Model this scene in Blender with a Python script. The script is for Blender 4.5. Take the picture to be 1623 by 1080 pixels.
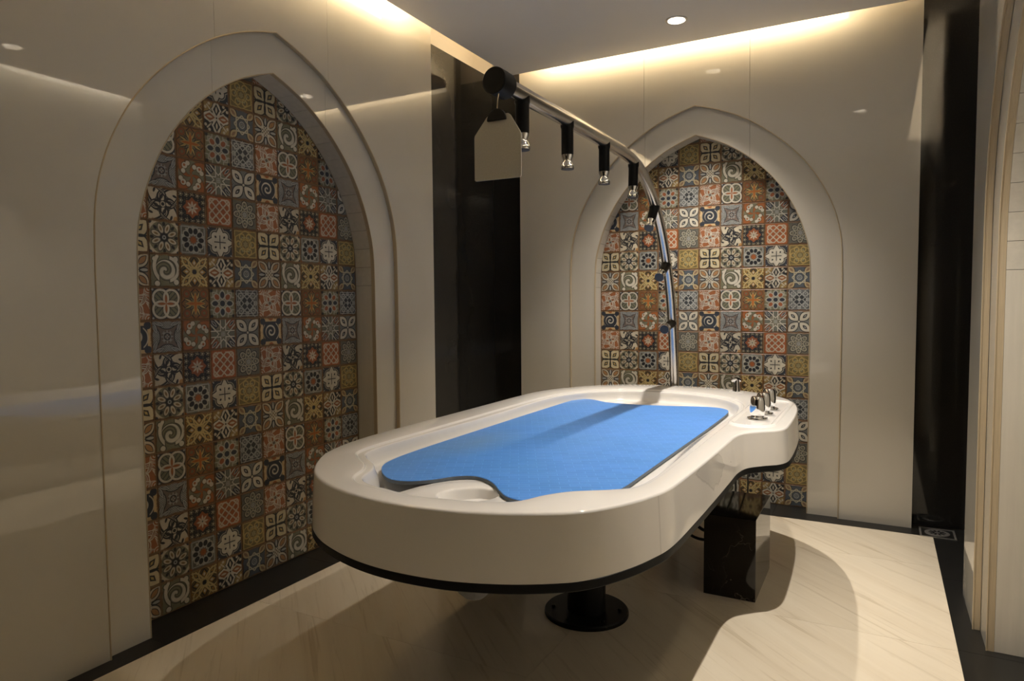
import bpy, bmesh, math, random
import numpy as np
from mathutils import Vector, Matrix

# ------------------------------------------------------------------ scene, camera, world, exposure
S = 0.123                       # one wall tile, in metres: the scene is laid out in tile units
scene = bpy.context.scene
COL = scene.collection
for o in list(bpy.data.objects):
    bpy.data.objects.remove(o)
random.seed(7)

cam_d = bpy.data.cameras.new('camera')
cam = bpy.data.objects.new('camera', cam_d)
COL.objects.link(cam)
YAW, PITCH, ROLL = 0.495773, -0.054578, -0.0078133
fw = Vector((-math.sin(YAW) * math.cos(PITCH), math.cos(YAW) * math.cos(PITCH), math.sin(PITCH)))
rt = Vector((math.cos(YAW), math.sin(YAW), 0))
up = rt.cross(fw)
rt2 = rt * math.cos(ROLL) + up * math.sin(ROLL)
up2 = -rt * math.sin(ROLL) + up * math.cos(ROLL)
mw = Matrix((rt2, up2, -fw)).transposed().to_4x4()
mw.translation = Vector((19.0805, -33.3346, 9.4332)) * S
cam.matrix_world = mw
cam_d.sensor_width = 36.0
cam_d.lens = 36.0 * 1081.08 / 1623.0
cam_d.clip_start = 0.02
scene.camera = cam

w = bpy.data.worlds.new('world'); scene.world = w
w.use_nodes = True
w.node_tree.nodes['Background'].inputs[0].default_value = (0.9, 0.95, 1.0, 1)
w.node_tree.nodes['Background'].inputs[1].default_value = 0.0

scene.view_settings.view_transform = 'Standard'
scene.view_settings.look = 'None'
scene.view_settings.gamma = 1.0
scene.view_settings.use_curve_mapping = False
scene.view_settings.exposure = 0.87
cy = scene.cycles
cy.max_bounces = 8; cy.diffuse_bounces = 5; cy.glossy_bounces = 4; cy.transmission_bounces = 4
cy.adaptive_threshold = 0.03
cy.caustics_reflective = False; cy.caustics_refractive = False

WARM = (1.0, 0.91, 0.80)
LED_WARM = (1.0, 0.80, 0.52)
DOWNLIGHT_W = 115.0               # spot power of each ceiling downlight
LED_STRENGTH = {'left': 12.5, 'back': 11.5, 'right': 11.0}

# ------------------------------------------------------------------ expression -> math nodes
class N:
    nt = None
    def __init__(s, v): s.v = v
    def __add__(a, b): return mth('ADD', a, b)
    __radd__ = lambda a, b: mth('ADD', b, a)
    def __sub__(a, b): return mth('SUBTRACT', a, b)
    def __rsub__(a, b): return mth('SUBTRACT', b, a)
    def __mul__(a, b): return mth('MULTIPLY', a, b)
    __rmul__ = lambda a, b: mth('MULTIPLY', b, a)
    def __truediv__(a, b): return mth('DIVIDE', a, b)
    def __neg__(a): return mth('MULTIPLY', a, -1.0)
    def __abs__(a): return mth('ABSOLUTE', a)

def mth(op, *args, clamp=False):
    n = N.nt.nodes.new('ShaderNodeMath'); n.operation = op; n.use_clamp = clamp
    for i, a in enumerate(args):
        if isinstance(a, N): N.nt.links.new(a.v, n.inputs[i])
        else: n.inputs[i].default_value = float(a)
    return N(n.outputs[0])

def mx_(a, b): return mth('MAXIMUM', a, b)
def mn_(a, b): return mth('MINIMUM', a, b)
def sq(a): return mth('SQRT', a)
def wrap(a, hi): return mth('WRAP', a, hi, -hi)

# ------------------------------------------------------------------ materials
MATS = {}
def rgba(c): return (c[0], c[1], c[2], 1.0)

def new_mat(name):
    m = bpy.data.materials.new(name); m.use_nodes = True
    nt = m.node_tree; b = nt.nodes['Principled BSDF']
    MATS[name] = m
    return m, nt, b

def noise(nt, scale, detail=4.0, rough=0.55, vec=None, dist=0.0):
    n = nt.nodes.new('ShaderNodeTexNoise')
    n.inputs['Scale'].default_value = scale; n.inputs['Detail'].default_value = detail
    n.inputs['Roughness'].default_value = rough; n.inputs['Distortion'].default_value = dist
    if vec is not None: nt.links.new(vec, n.inputs['Vector'])
    return n

def ramp(nt, fac, stops):
    r = nt.nodes.new('ShaderNodeValToRGB')
    el = r.color_ramp.elements
    el[0].position, el[0].color = stops[0][0], rgba(stops[0][1])
    el[1].position, el[1].color = stops[-1][0], rgba(stops[-1][1])
    for p, c in stops[1:-1]:
        e = el.new(p); e.color = rgba(c)
    nt.links.new(fac, r.inputs[0])
    return r

def mixc(nt, fac, a, b, mode='MIX'):
    m = nt.nodes.new('ShaderNodeMix'); m.data_type = 'RGBA'; m.blend_type = mode
    for idx, v in ((0, fac), (6, a), (7, b)):
        if isinstance(v, (int, float)): m.inputs[idx].default_value = v
        elif isinstance(v, tuple): m.inputs[idx].default_value = rgba(v)
        else: nt.links.new(v, m.inputs[idx])
    return m.outputs[2]

def coords(nt, kind='Object', scale=(1, 1, 1), rot=(0, 0, 0)):
    tc = nt.nodes.new('ShaderNodeTexCoord'); mp = nt.nodes.new('ShaderNodeMapping')
    mp.inputs['Scale'].default_value = scale; mp.inputs['Rotation'].default_value = rot
    nt.links.new(tc.outputs[kind], mp.inputs['Vector'])
    return mp.outputs[0]

def bump(nt, b, h, strength, dist=0.002):
    bp = nt.nodes.new('ShaderNodeBump')
    bp.inputs['Strength'].default_value = strength; bp.inputs['Distance'].default_value = dist
    nt.links.new(h, bp.inputs['Height']); nt.links.new(bp.outputs[0], b.inputs['Normal'])

def simple(name, col, rough=0.5, metal=0.0, var=0.0, scale=8.0, ior=1.5, spec=0.5):
    m, nt, b = new_mat(name)
    b.inputs['Specular IOR Level'].default_value = spec
    b.inputs['Roughness'].default_value = rough; b.inputs['Metallic'].default_value = metal
    b.inputs['IOR'].default_value = ior
    if var > 0:
        n = noise(nt, scale, 5)
        lo = tuple(max(0, c * (1 - var)) for c in col); hi = tuple(min(1, c * (1 + var)) for c in col)
        r = ramp(nt, n.outputs[0], [(0.3, lo), (0.7, hi)])
        nt.links.new(r.outputs[0], b.inputs['Base Color'])
    else:
        n = noise(nt, scale, 2)
        r = ramp(nt, n.outputs[0], [(0.0, tuple(c * 0.985 for c in col)), (1.0, col)])
        nt.links.new(r.outputs[0], b.inputs['Base Color'])
    return m

# glossy cream wall stone
def mat_panel():
    m, nt, b = new_mat('cream_polished_stone')
    v = coords(nt, 'Object')
    n = noise(nt, 1.3, 5, 0.55, v, 0.4)
    r = ramp(nt, n.outputs[0], [(0.3, (0.56, 0.53, 0.46)), (0.7, (0.60, 0.57, 0.50))])
    nt.links.new(r.outputs[0], b.inputs['Base Color'])
    b.inputs['Roughness'].default_value = 0.022
    b.inputs['IOR'].default_value = 1.64
    n2 = noise(nt, 2.2, 2, 0.4, v)
    bump(nt, b, n2.outputs[0], 0.002, 0.01)
    return m
mat_panel()
simple('cut_stone_edge', (0.47, 0.385, 0.26), 0.45, var=0.15, scale=30)
simple('reveal_stone', (0.62, 0.585, 0.51), 0.18, var=0.05, scale=4)

def mat_granite(name='black_granite', rough=0.055, base=0.018):
    m, nt, b = new_mat(name)
    v = coords(nt, 'Object')
    n = noise(nt, 260, 3, 0.6, v)
    r = ramp(nt, n.outputs[0], [(0.0, (base,) * 3), (0.62, (base * 1.4, base * 1.4, base * 1.35)), (0.74, (base * 5, base * 5, base * 4.6))])
    n2 = noise(nt, 3, 4, 0.5, v)
    c = mixc(nt, n2.outputs[0], r.outputs[0], (base * 2, base * 1.9, base * 1.7))
    nt.links.new(c, b.inputs['Base Color'])
    b.inputs['Roughness'].default_value = rough
    return m
mat_granite()
mat_granite('dark_floor_granite', 0.33, 0.008)
MATS['dark_floor_granite'].node_tree.nodes['Principled BSDF'].inputs['Specular IOR Level'].default_value = 0.3

def mat_block():
    m, nt, b = new_mat('dark_emperador_marble')
    v = coords(nt, 'Object')
    n = noise(nt, 9, 6, 0.6, v, 1.5)
    base = ramp(nt, n.outputs[0], [(0.3, (0.004, 0.0035, 0.003)), (0.75, (0.016, 0.013, 0.010))])
    vo = nt.nodes.new('ShaderNodeTexVoronoi'); vo.feature = 'DISTANCE_TO_EDGE'; vo.inputs['Scale'].default_value = 7
    n3 = noise(nt, 5, 4, 0.6, v, 1.0)
    ad = mixc(nt, 0.35, v, n3.outputs[1])
    nt.links.new(ad, vo.inputs['Vector'])
    vein = ramp(nt, vo.outputs['Distance'], [(0.0, (0.8, 0.8, 0.8)), (0.018, (0, 0, 0))])
    n4 = noise(nt, 4, 2, 0.5, v)
    msk = ramp(nt, n4.outputs[0], [(0.42, (0, 0, 0)), (0.62, (1, 1, 1))])
    f = nt.nodes.new('ShaderNodeMath'); f.operation = 'MULTIPLY'
    nt.links.new(vein.outputs[0], f.inputs[0]); nt.links.new(msk.outputs[0], f.inputs[1])
    c = mixc(nt, f.outputs[0], base.outputs[0], (0.20, 0.18, 0.16))
    nt.links.new(c, b.inputs['Base Color'])
    b.inputs['Roughness'].default_value = 0.06
mat_block()

def mat_floor():
    m, nt, b = new_mat('cream_veined_marble')
    v = coords(nt, 'Object', (9.0, 0.55, 1.0), (0, 0, math.radians(-48)))
    v0 = coords(nt, 'Object', (1, 1, 1), (0, 0, math.radians(-48)))
    mp = nt.nodes.new('ShaderNodeMapping'); mp.vector_type = 'POINT'
    mp.inputs['Scale'].default_value = (7.0, 0.5, 1.0)
    nt.links.new(v0, mp.inputs['Vector'])
    n = noise(nt, 1.0, 6, 0.62, mp.outputs[0], 0.6)
    r = ramp(nt, n.outputs[0], [(0.30, (0.60, 0.51, 0.385)), (0.42, (0.70, 0.615, 0.48)), (0.6, (0.74, 0.66, 0.525)), (0.75, (0.68, 0.60, 0.47))])
    mp2 = nt.nodes.new('ShaderNodeMapping'); mp2.inputs['Scale'].default_value = (26.0, 1.1, 1.0); mp2.inputs['Location'].default_value = (3.1, 1.7, 0)
    nt.links.new(v0, mp2.inputs['Vector'])
    n2 = noise(nt, 1.0, 5, 0.6, mp2.outputs[0], 1.2)
    r2 = ramp(nt, n2.outputs[0], [(0.33, (0.72, 0.68, 0.62)), (0.43, (1, 1, 1))])
    c = mixc(nt, 0.55, r.outputs[0], r2.outputs[0], 'MULTIPLY')
    nt.links.new(c, b.inputs['Base Color'])
    b.inputs['Roughness'].default_value = 0.17
    b.inputs['IOR'].default_value = 1.45
mat_floor()

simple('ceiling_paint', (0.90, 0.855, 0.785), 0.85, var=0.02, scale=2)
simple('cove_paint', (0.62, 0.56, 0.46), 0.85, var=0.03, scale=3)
simple('grout', (0.20, 0.14, 0.085), 0.8, var=0.2, scale=30)
simple('white_acrylic', (0.73, 0.712, 0.69), 0.06, ior=1.5)
def mat_skirt():
    m, nt, b = new_mat('white_skirt')
    v = coords(nt, 'Object')
    n = noise(nt, 7, 5, 0.6, v, 0.5)
    sp = nt.nodes.new('ShaderNodeSeparateXYZ'); nt.links.new(v, sp.inputs[0]); N.nt = nt
    X, Y, Z = (N(sp.outputs[k]) * (1 / S) for k in range(3))
    nz = (N(n.outputs[0]) - 0.5) * 2.6
    # grey glue stain on the right-hand side of the skirt (offsets from the table's base point)
    d = abs(Y + 3.4 + nz * .55) * .50 + abs(Z - 5.45 + Y * .13 + .44) * 1.6 + nz * .5
    side = mth('MULTIPLY_ADD', X, 6.0, -25.0, clamp=True)
    body = mth('MULTIPLY', mth('MULTIPLY_ADD', d, -7.0, 5.0, clamp=True), side)
    rim = mth('MULTIPLY', mth('MULTIPLY_ADD', abs(d - .68), -22.0, 1.6, clamp=True), side)
    c = mixc(nt, (body * .42).v, (0.76, 0.735, 0.70), (0.50, 0.48, 0.455))
    c = mixc(nt, (rim * .35).v, c, (0.34, 0.32, 0.30))
    # hairline seam where two skirt mouldings meet
    seam = mth('MULTIPLY', mth('MULTIPLY_ADD', abs(Y + 6.99), -60.0, 1.6, clamp=True), side)
    c = mixc(nt, (seam * .28).v, c, (0.30, 0.28, 0.26))
    nt.links.new(c, b.inputs['Base Color'])
    b.inputs['Roughness'].default_value = 0.055
mat_skirt()
simple('black_rubber', (0.006, 0.0065, 0.007), 0.45, spec=0.18)
simple('black_powder_coat', (0.006, 0.006, 0.006), 0.42, var=0.2, scale=40, spec=0.25)
simple('black_plastic', (0.006, 0.006, 0.006), 0.36, spec=0.22)
simple('chrome', (0.80, 0.80, 0.80), 0.05, 1.0)
simple('nozzle_face', (0.040, 0.050, 0.064), 0.45, var=0.2, scale=300)
simple('grey_plastic', (0.18, 0.18, 0.19), 0.5, var=0.1)
simple('mat_foam_edge', (0.11, 0.13, 0.15), 0.8, var=0.25, scale=60)
simple('grey_steel', (0.62, 0.60, 0.56), 0.32, 0.85)
simple('hose_black', (0.02, 0.02, 0.02), 0.4)
simple('lamp_reflector', (0.92, 0.90, 0.85), 0.22, 0.7)
simple('lamp_trim', (0.55, 0.52, 0.47), 0.35, 0.3)
simple('wire', (0.5, 0.42, 0.3), 0.4, 0.6)

def mat_pipe():
    m, nt, b = new_mat('polished_steel_pipe')
    v = coords(nt, 'Object')
    n = noise(nt, 14, 3, 0.5, v)
    r = ramp(nt, n.outputs[0], [(0.2, (0.54, 0.52, 0.50)), (0.8, (0.62, 0.60, 0.575))])
    nt.links.new(r.outputs[0], b.inputs['Base Color'])
    b.inputs['Metallic'].default_value = 1.0; b.inputs['Roughness'].default_value = 0.24
mat_pipe()

def mat_emit(name, col, strength):
    m, nt, b = new_mat(name)
    n = noise(nt, 3, 1)
    r = ramp(nt, n.outputs[0], [(0, col), (1, col)])
    nt.links.new(r.outputs[0], b.inputs['Emission Color'])
    b.inputs['Base Color'].default_value = (0.8, 0.8, 0.8, 1)
    b.inputs['Emission Strength'].default_value = strength
mat_emit('lamp_glow', (1.0, 0.90, 0.74), 80.0)
for k, e in LED_STRENGTH.items():
    mat_emit('led_' + k, LED_WARM if k != 'right' else (0.95, 0.86, 0.72), e)

def mat_mat():
    m, nt, b = new_mat('blue_woven_mat')
    v = coords(nt, 'Object', (1, 1, 1), (0, 0, math.radians(-28)))
    br = nt.nodes.new('ShaderNodeTexBrick')
    nt.links.new(v, br.inputs['Vector'])
    br.inputs['Scale'].default_value = 1.0
    br.inputs['Brick Width'].default_value = 0.055; br.inputs['Row Height'].default_value = 0.023
    br.inputs['Mortar Size'].default_value = 0.0017; br.inputs['Mortar Smooth'].default_value = 0.4
    br.offset = 0.5; br.inputs['Bias'].default_value = 0.0
    br.inputs['Color1'].default_value = (0.062, 0.232, 0.66, 1); br.inputs['Color2'].default_value = (0.078, 0.262, 0.72, 1)
    br.inputs['Mortar'].default_value = (0.105, 0.31, 0.77, 1)
    n = noise(nt, 3.5, 4, 0.6, coords(nt, 'Object'))
    wear = ramp(nt, n.outputs[0], [(0.40, (1, 1, 1)), (0.8, (0.90, 0.94, 0.88))])
    c = mixc(nt, 1.0, br.outputs['Color'], wear.outputs[0], 'MULTIPLY')
    # yellowed worn patches on the mat
    tc = nt.nodes.new('ShaderNodeTexCoord')
    sp = nt.nodes.new('ShaderNodeSeparateXYZ'); nt.links.new(tc.outputs['Object'], sp.inputs[0])
    N.nt = nt
    X, Y = N(sp.outputs[0]) * (1 / S), N(sp.outputs[1]) * (1 / S)
    px, py = X + (-MAT_STAIN[0]), Y + (-MAT_STAIN[1])
    d = sq(px * px * 0.7 + py * py * 0.16)
    f = mth('MULTIPLY', mth('SUBTRACT', 1.0, d, clamp=True), 0.28)
    c = mixc(nt, f.v, c, (0.25, 0.33, 0.28))
    nt.links.new(c, b.inputs['Base Color'])
    b.inputs['Roughness'].default_value = 0.42
    bump(nt, b, br.outputs['Fac'], 0.35, 0.0015)
MAT_STAIN = (-2.2, -2.6)
mat_mat()

def mat_frost():
    m, nt, b = new_mat('frosted_acrylic')
    n = noise(nt, 40, 4, 0.6)
    r = ramp(nt, n.outputs[0], [(0.3, (0.50, 0.47, 0.40)), (0.75, (0.58, 0.55, 0.48))])
    nt.links.new(r.outputs[0], b.inputs['Base Color'])
    b.inputs['Roughness'].default_value = 0.42
    b.inputs['Transmission Weight'].default_value = 0.08
    b.inputs['IOR'].default_value = 1.2
mat_frost()

# ------------------------------------------------------------------ the 25 printed tile patterns
K_ = (0.016, 0.018, 0.024); NV = (0.030, 0.038, 0.055); CR = (0.52, 0.48, 0.385); WH = (0.56, 0.54, 0.47)
OR = (0.34, 0.115, 0.035); RD = (0.235, 0.078, 0.032); OC = (0.34, 0.20, 0.050); GD = (0.44, 0.33, 0.13)
GR = (0.120, 0.135, 0.138); GB = (0.085, 0.105, 0.130); GG = (0.185, 0.185, 0.125); LG = (0.36, 0.38, 0.38); BR = (0.13, 0.075, 0.032)

class Tile:
    def __init__(t, name, bg):
        t.m, t.nt, t.b = new_mat(name)
        N.nt = t.nt
        tc = t.nt.nodes.new('ShaderNodeTexCoord'); sp = t.nt.nodes.new('ShaderNodeSeparateXYZ')
        t.nt.links.new(tc.outputs['Object'], sp.inputs[0])
        k = 2.0 / (0.985 * S)
        t.x, t.y = N(sp.outputs[0]) * k, N(sp.outputs[1]) * k
        t.vec = tc.outputs['Object']
        t.ax, t.ay = abs(t.x), abs(t.y)
        t.r = sq(t.x * t.x + t.y * t.y)
        t.th = mth('ARCTAN2', t.y, t.x)
        t.mx, t.mn = mx_(t.ax, t.ay), mn_(t.ax, t.ay)
        t.dg = (t.ax + t.ay) * 0.7071
        t.dp = abs(t.ax - t.ay) * 0.7071
        t.col = bg
    def layer(t, d, c, k=26.0):
        f = mth('MULTIPLY_ADD', d, -k, 0.5, clamp=True)
        t.col = mixc(t.nt, f.v, t.col, c)
    def line(t, d, wd, c): t.layer(abs(d) - wd, c)
    def leaf(t, a, b, ca, L, W):
        q = (a - ca) * (1.0 / L)
        return b - mth('MULTIPLY_ADD', q * q, -W, W)
    def ell(t, a, b, ca, L, W):
        q, p = (a - ca) * (1 / L), b * (1 / W)
        return (sq(q * q + p * p) - 1.0) * min(L, W)
    def dia(t, a, b, ca, L, W):
        return (abs(a - ca) * (1 / L) + b * (1 / W) - 1.0) * (W * 0.8)
    def circ(t, a, b, ca, cb, R):
        q, p = a - ca, b - cb
        return sq(q * q + p * p) - R
    def pol(t, n, off=0.0):
        a = wrap(t.th + off, math.pi / n)
        return t.r * mth('COSINE', a), abs(t.r * mth('SINE', a))
    def polw(t, n, k, off=0.0):
        a = wrap(t.th + t.r * k + off, math.pi / n)
        return t.r * mth('COSINE', a), abs(t.r * mth('SINE', a))
    def swirl(t, n, k, ph=0.0):
        return mth('SINE', t.th * n + t.r * k + ph)
    def done(t):
        nt = t.nt
        n = noise(nt, 55, 4, 0.6, t.vec)
        edge = N(n.outputs[0]) * 0.26 + t.mx
        f = mth('MULTIPLY_ADD', edge, 11.0, -11.3, clamp=True)
        t.col = mixc(nt, f.v, t.col, (0.17, 0.080, 0.025))
        n2 = noise(nt, 22, 5, 0.7, t.vec)
        wr = ramp(nt, n2.outputs[0], [(0.25, (0.72, 0.70, 0.66)), (0.6, (1.02, 1.0, 0.97))])
        oi = nt.nodes.new('ShaderNodeObjectInfo')
        wr2 = ramp(nt, oi.outputs['Random'], [(0.0, (0.90, 0.90, 0.90)), (1.0, (1.08, 1.07, 1.05))])
        c = mixc(nt, 1.0, t.col, wr.outputs[0], 'MULTIPLY')
        c = mixc(nt, 1.0, c, wr2.outputs[0], 'MULTIPLY')
        nt.links.new(c, t.b.inputs['Base Color'])
        t.b.inputs['Roughness'].default_value = 0.42
        bump(nt, t.b, n2.outputs[0], 0.25, 0.001)

def tA0():
    t = Tile('tile_eight_petal', (0.21, 0.16, 0.11))
    t.layer(t.leaf(t.dg, t.dp, .78, .66, .40), K_); t.layer(t.leaf(t.dg, t.dp, .78, .58, .33), CR)
    t.layer(t.leaf(t.dg, t.dp, .82, .40, .20), K_); t.layer(t.leaf(t.dg, t.dp, .82, .34, .15), (0.36, .20, .09))
    t.layer(t.leaf(t.mx, t.mn, .66, .42, .17), K_); t.layer(t.leaf(t.mx, t.mn, .70, .30, .09), LG)
    q = mn_(abs(wrap(t.x + t.y, .13)), abs(wrap(t.x - t.y, .13))) - .045
    t.layer(mx_(q, t.mx - .36), WH); t.done()
def tA1():
    t = Tile('tile_four_petal_star', (0.30, 0.21, 0.10))
    t.layer(t.leaf(t.dg, t.dp, .66, .72, .56), K_); t.layer(t.leaf(t.dg, t.dp, .66, .62, .47), (0.55, .49, .33))
    t.layer(t.dia(t.dg, t.dp, .66, .34, .20), K_); t.layer(t.dia(t.dg, t.dp, .66, .17, .09), GD)
    t.layer(t.leaf(t.mx, t.mn, .5, .52, .10), K_); t.layer(t.r - .13, K_); t.line(t.mx - .97, .03, K_); t.done()
def tA2(name='tile_orange_floral', ph=0.0):
    t = Tile(name, (.31, .115, .045))
    for n_, k, off, ca, L, W in ((4, 1.7, ph, .62, .52, .24), (4, -1.5, .8 + ph, .66, .42, .17), (8, 1.2, ph, .98, .26, .10)):
        pa, pb = t.polw(n_, k, off); t.layer(t.leaf(pa, pb, ca, L, W), WH); t.layer(t.leaf(pa, pb, ca + .05, L * .72, W * .58), RD); t.layer(t.leaf(pa, pb, ca, L * .6, W * .16), WH)
    g = t.circ(t.ax, t.ay, .92, .92, .30); t.layer(g, OR); t.line(g + .04, .03, WH); t.line(g + .20, .03, WH)
    t.layer(t.r - .20, (.16, .10, .07)); t.line(t.r - .15, .028, WH); t.layer(t.r - .07, GR); t.done()
def tA3():
    t = Tile('tile_dark_spiral', (0.56, .42, .24))
    t.layer(t.circ(t.ax, t.ay, .0, 1.0, .22), OR)
    d = mn_(t.mx - .72, t.circ(t.ax, t.ay, .74, .74, .24)); d = mx_(d, -t.circ(t.mx, t.mn, .86, .26, .13))
    t.layer(d, NV)
    s = abs(wrap(t.r * 3.0 - t.th * (1 / (2 * math.pi)), .5)) - .17
    t.layer(mx_(s * .35, t.r - .50), WH)
    t.layer(mx_(abs(t.circ(t.x, t.y, .05, .0, .70)) - .035, .45 - t.x), CR); t.layer(mx_(abs(t.circ(t.x, t.y, -.05, .0, .70)) - .03, t.x + .55), (.35, .3, .22)); t.done()
def tB0():
    t = Tile('tile_cream_spiral', GG); dk = (0.06, .06, .04)
    s = (abs(wrap(t.r * 1.65 - t.th * (1 / (2 * math.pi)) + .1, .5)) - .27) * .55
    A = mx_(s, t.r - .66)
    B = mx_(abs(t.circ(t.x, t.y, .30, .25, 1.02)) - .11, t.x + .42)
    C = mn_(t.circ(t.x, t.y, .70, .72, .17), t.circ(t.x, t.y, -.55, -.80, .17)); C = mn_(C, t.circ(t.x, t.y, .72, -.70, .17)); C = mn_(C, t.circ(t.x, t.y, -.70, .70, .14))
    D = mx_(abs(t.circ(t.x, t.y, .15, .10, .72)) - .10, .30 - t.x)
    sh = mn_(mn_(A, B), mn_(C, D)); t.layer(sh - .065, dk); t.layer(sh, WH)
    t.layer(mx_(abs(s + .02) - .018, t.r - .60), dk); t.done()
def tB1():
    t = Tile('tile_round_flower', GG)
    t.layer(-(t.r - 1.02), CR); t.layer(t.circ(t.ax, t.ay, .95, .95, .16), NV)
    t.layer(t.r - .30, K_)
    pa, pb = t.pol(8, math.pi / 8); t.layer(t.ell(pa, pb, .58, .35, .20), K_); t.layer(t.ell(pa, pb, .58, .29, .15), CR)
    t.layer(t.ell(pa, pb, .58, .15, .065), (0.20, .13, .06))
    pa, pb = t.pol(8); t.layer(t.leaf(pa, pb, .82, .16, .10), K_)
    t.layer(t.r - .13, LG); t.layer(t.r - .06, K_); t.done()
def tB2():
    t = Tile('tile_black_arabesque', CR)
    for n_, k, off, ca, L, W in ((4, 1.6, .3, .66, .56, .27), (4, -1.4, 1.05, .72, .40, .17)):
        pa, pb = t.polw(n_, k, off); t.layer(t.leaf(pa, pb, ca, L, W), K_); t.layer(t.leaf(pa, pb, ca + .06, L * .55, W * .40), CR); t.layer(t.leaf(pa, pb, ca + .06, L * .40, W * .22), K_)
    pa, pb = t.polw(8, .8, .2); t.layer(t.circ(pa, pb, .98, .0, .11), K_); t.line(t.circ(pa, pb, .45, .0, .10), .03, K_)
    t.layer(t.circ(t.x, t.y, .88, -.88, .20), (0.42, .24, .09))
    t.layer(t.r - .22, K_); t.line(t.r - .14, .03, CR); t.done()
def tB3():
    t = Tile('tile_grey_leaf', GR)
    q0 = mn_(abs(wrap(t.x + t.y, .07)), abs(wrap(t.x - t.y, .07))) - .02
    t.layer(mx_(q0, t.mn - .42), LG)
    con = t.circ(t.mx, t.mn, 1.25, .0, .78)
    t.layer(-con, (0.165, .130, .115)); t.line(con, .03, K_)
    a = (1.0 - t.mx) * .371 + (1.0 - t.mn) * .928; b = abs((1.0 - t.mx) * .928 - (1.0 - t.mn) * .371)
    t.layer(t.leaf(a, b, .46, .44, .17), K_); t.layer(t.leaf(a, b, .46, .40, .13), LG); t.layer(t.leaf(a, b, .46, .30, .06), GB); t.layer(t.leaf(a, b, .46, .16, .025), LG)
    q = mn_(abs(wrap(t.x, .11)), abs(wrap(t.y, .11))) - .03
    t.layer(mx_(q, t.r - .40), LG); t.layer(mx_(abs(wrap(t.r, .1)) - .035, t.r - .36), K_); t.done()
def tB4():
    t = Tile('tile_four_rings', NV)
    c1 = t.circ(t.ax, t.ay, .36, .36, .50); c2 = t.circ(t.ax, t.ay, -.36, .36, .50); c3 = t.circ(t.ax, t.ay, .36, -.36, .50)
    t.layer(c1, GG); t.layer(mx_(c1, abs(wrap(t.dp, .12)) - .035), (0.06, .07, .06)); t.layer(mx_(c1, c2), RD); t.layer(mx_(c1, c3), RD)
    for c in (c1, c2, c3): t.line(c, .105, K_)
    for c in (c1, c2, c3): t.line(c, .070, WH)
    t.layer(t.leaf(t.mx, t.mn, .27, .28, .08), OR); t.layer(t.circ(t.ax, t.ay, .88, .88, .07), LG); t.done()
def tC0():
    t = Tile('tile_gold_interlace', OC)
    t.layer(t.dg - .80, (.10, .07, .03)); t.layer(t.dia(t.mx, t.mn, .56, .42, .30), K_); t.layer(t.dia(t.mx, t.mn, .56, .28, .19), OC); t.layer(t.dia(t.mx, t.mn, .56, .14, .09), CR)
    c1 = t.circ(t.ax, t.ay, .95, .0, .86); c2 = t.circ(t.ax, t.ay, .0, .95, .86)
    for wd, c in ((.090, K_), (.055, (0.50, .40, .19))):
        t.line(c1, wd, c); t.line(c2, wd, c); t.layer(mx_(abs(t.dp - .17) - wd * .9, t.dg - 1.1), c); t.layer(mx_(abs(t.circ(t.mx, t.mn, .62, .0, .42)) - wd * .8, t.mx - .95), c)
    t.layer(mx_(t.dp - .09, t.dg - .16), K_); t.done()
def tC1():
    t = Tile('tile_ten_point_star', (0.165, .17, .145))
    t.layer(t.mx - .80, (.12, .12, .10))
    pa, pb = t.pol(10); t.layer(t.ell(pa, pb, .58, .19, .155), K_)
    t.line(t.ell(pa, pb, .58, .245, .19), .028, (.42, .42, .38))
    pa, pb = t.pol(10, math.pi / 10); t.layer(t.dia(pa, pb, .06, .22, .11), (.36, .11, .03))
    t.line(t.dia(pa, pb, .10, .32, .17), .022, LG); t.layer(t.ell(pa, pb, .80, .09, .07), (.42, .42, .38)); t.line(t.mx - .82, .03, LG); t.layer(t.circ(t.ax, t.ay, .95, .95, .12), OR); t.done()
def tC2():
    t = Tile('tile_flower_border', K_)
    a, b = wrap(t.x, .2), wrap(t.y, .2)
    ro = sq(a * a + b * b); an = mth('ARCTAN2', b, a)
    fl = ro - (mth('COSINE', an * 5.0) * .025 + .135)
    t.layer(fl, (0.30, .27, .17)); t.line(ro - .085, .02, K_); t.layer(ro - .045, CR)
    pa, pb = t.pol(8); t.layer(mn_(t.mx - .52, t.dg - .57), K_); t.layer(mn_(t.mx - .44, t.dg - .48), (0.29, .095, .035))
    t.layer(t.leaf(pa, pb, .22, .22, .065), CR); t.layer(t.r - .05, K_); t.done()
def tC3():
    t = Tile('tile_orange_swirl', OR)
    g = t.swirl(4, 4.5, .3) * .10 - .02; t.layer(mx_(g, t.r - .95), GG); t.line(g, .016, (0.10, .06, .03))
    for cx, cy in ((.58, .46), (-.46, .58), (-.58, -.46), (.46, -.58)):
        d = mn_(t.circ(t.x, t.y, cx, cy, .19), t.circ(t.x, t.y, cx * .72 - cy * .40, cy * .72 + cx * .40, .15)); d = mn_(d, t.circ(t.x, t.y, cx * 1.0 + cy * .38, cy * 1.0 - cx * .38, .15))
        t.layer(d - .045, (0.10, .07, .03)); t.layer(d, WH); t.layer(t.circ(t.x, t.y, cx * 1.05, cy * 1.05, .085), OR)
    t.layer(t.r - .12, OR); t.layer(t.r - .05, GG); t.done()
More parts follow.
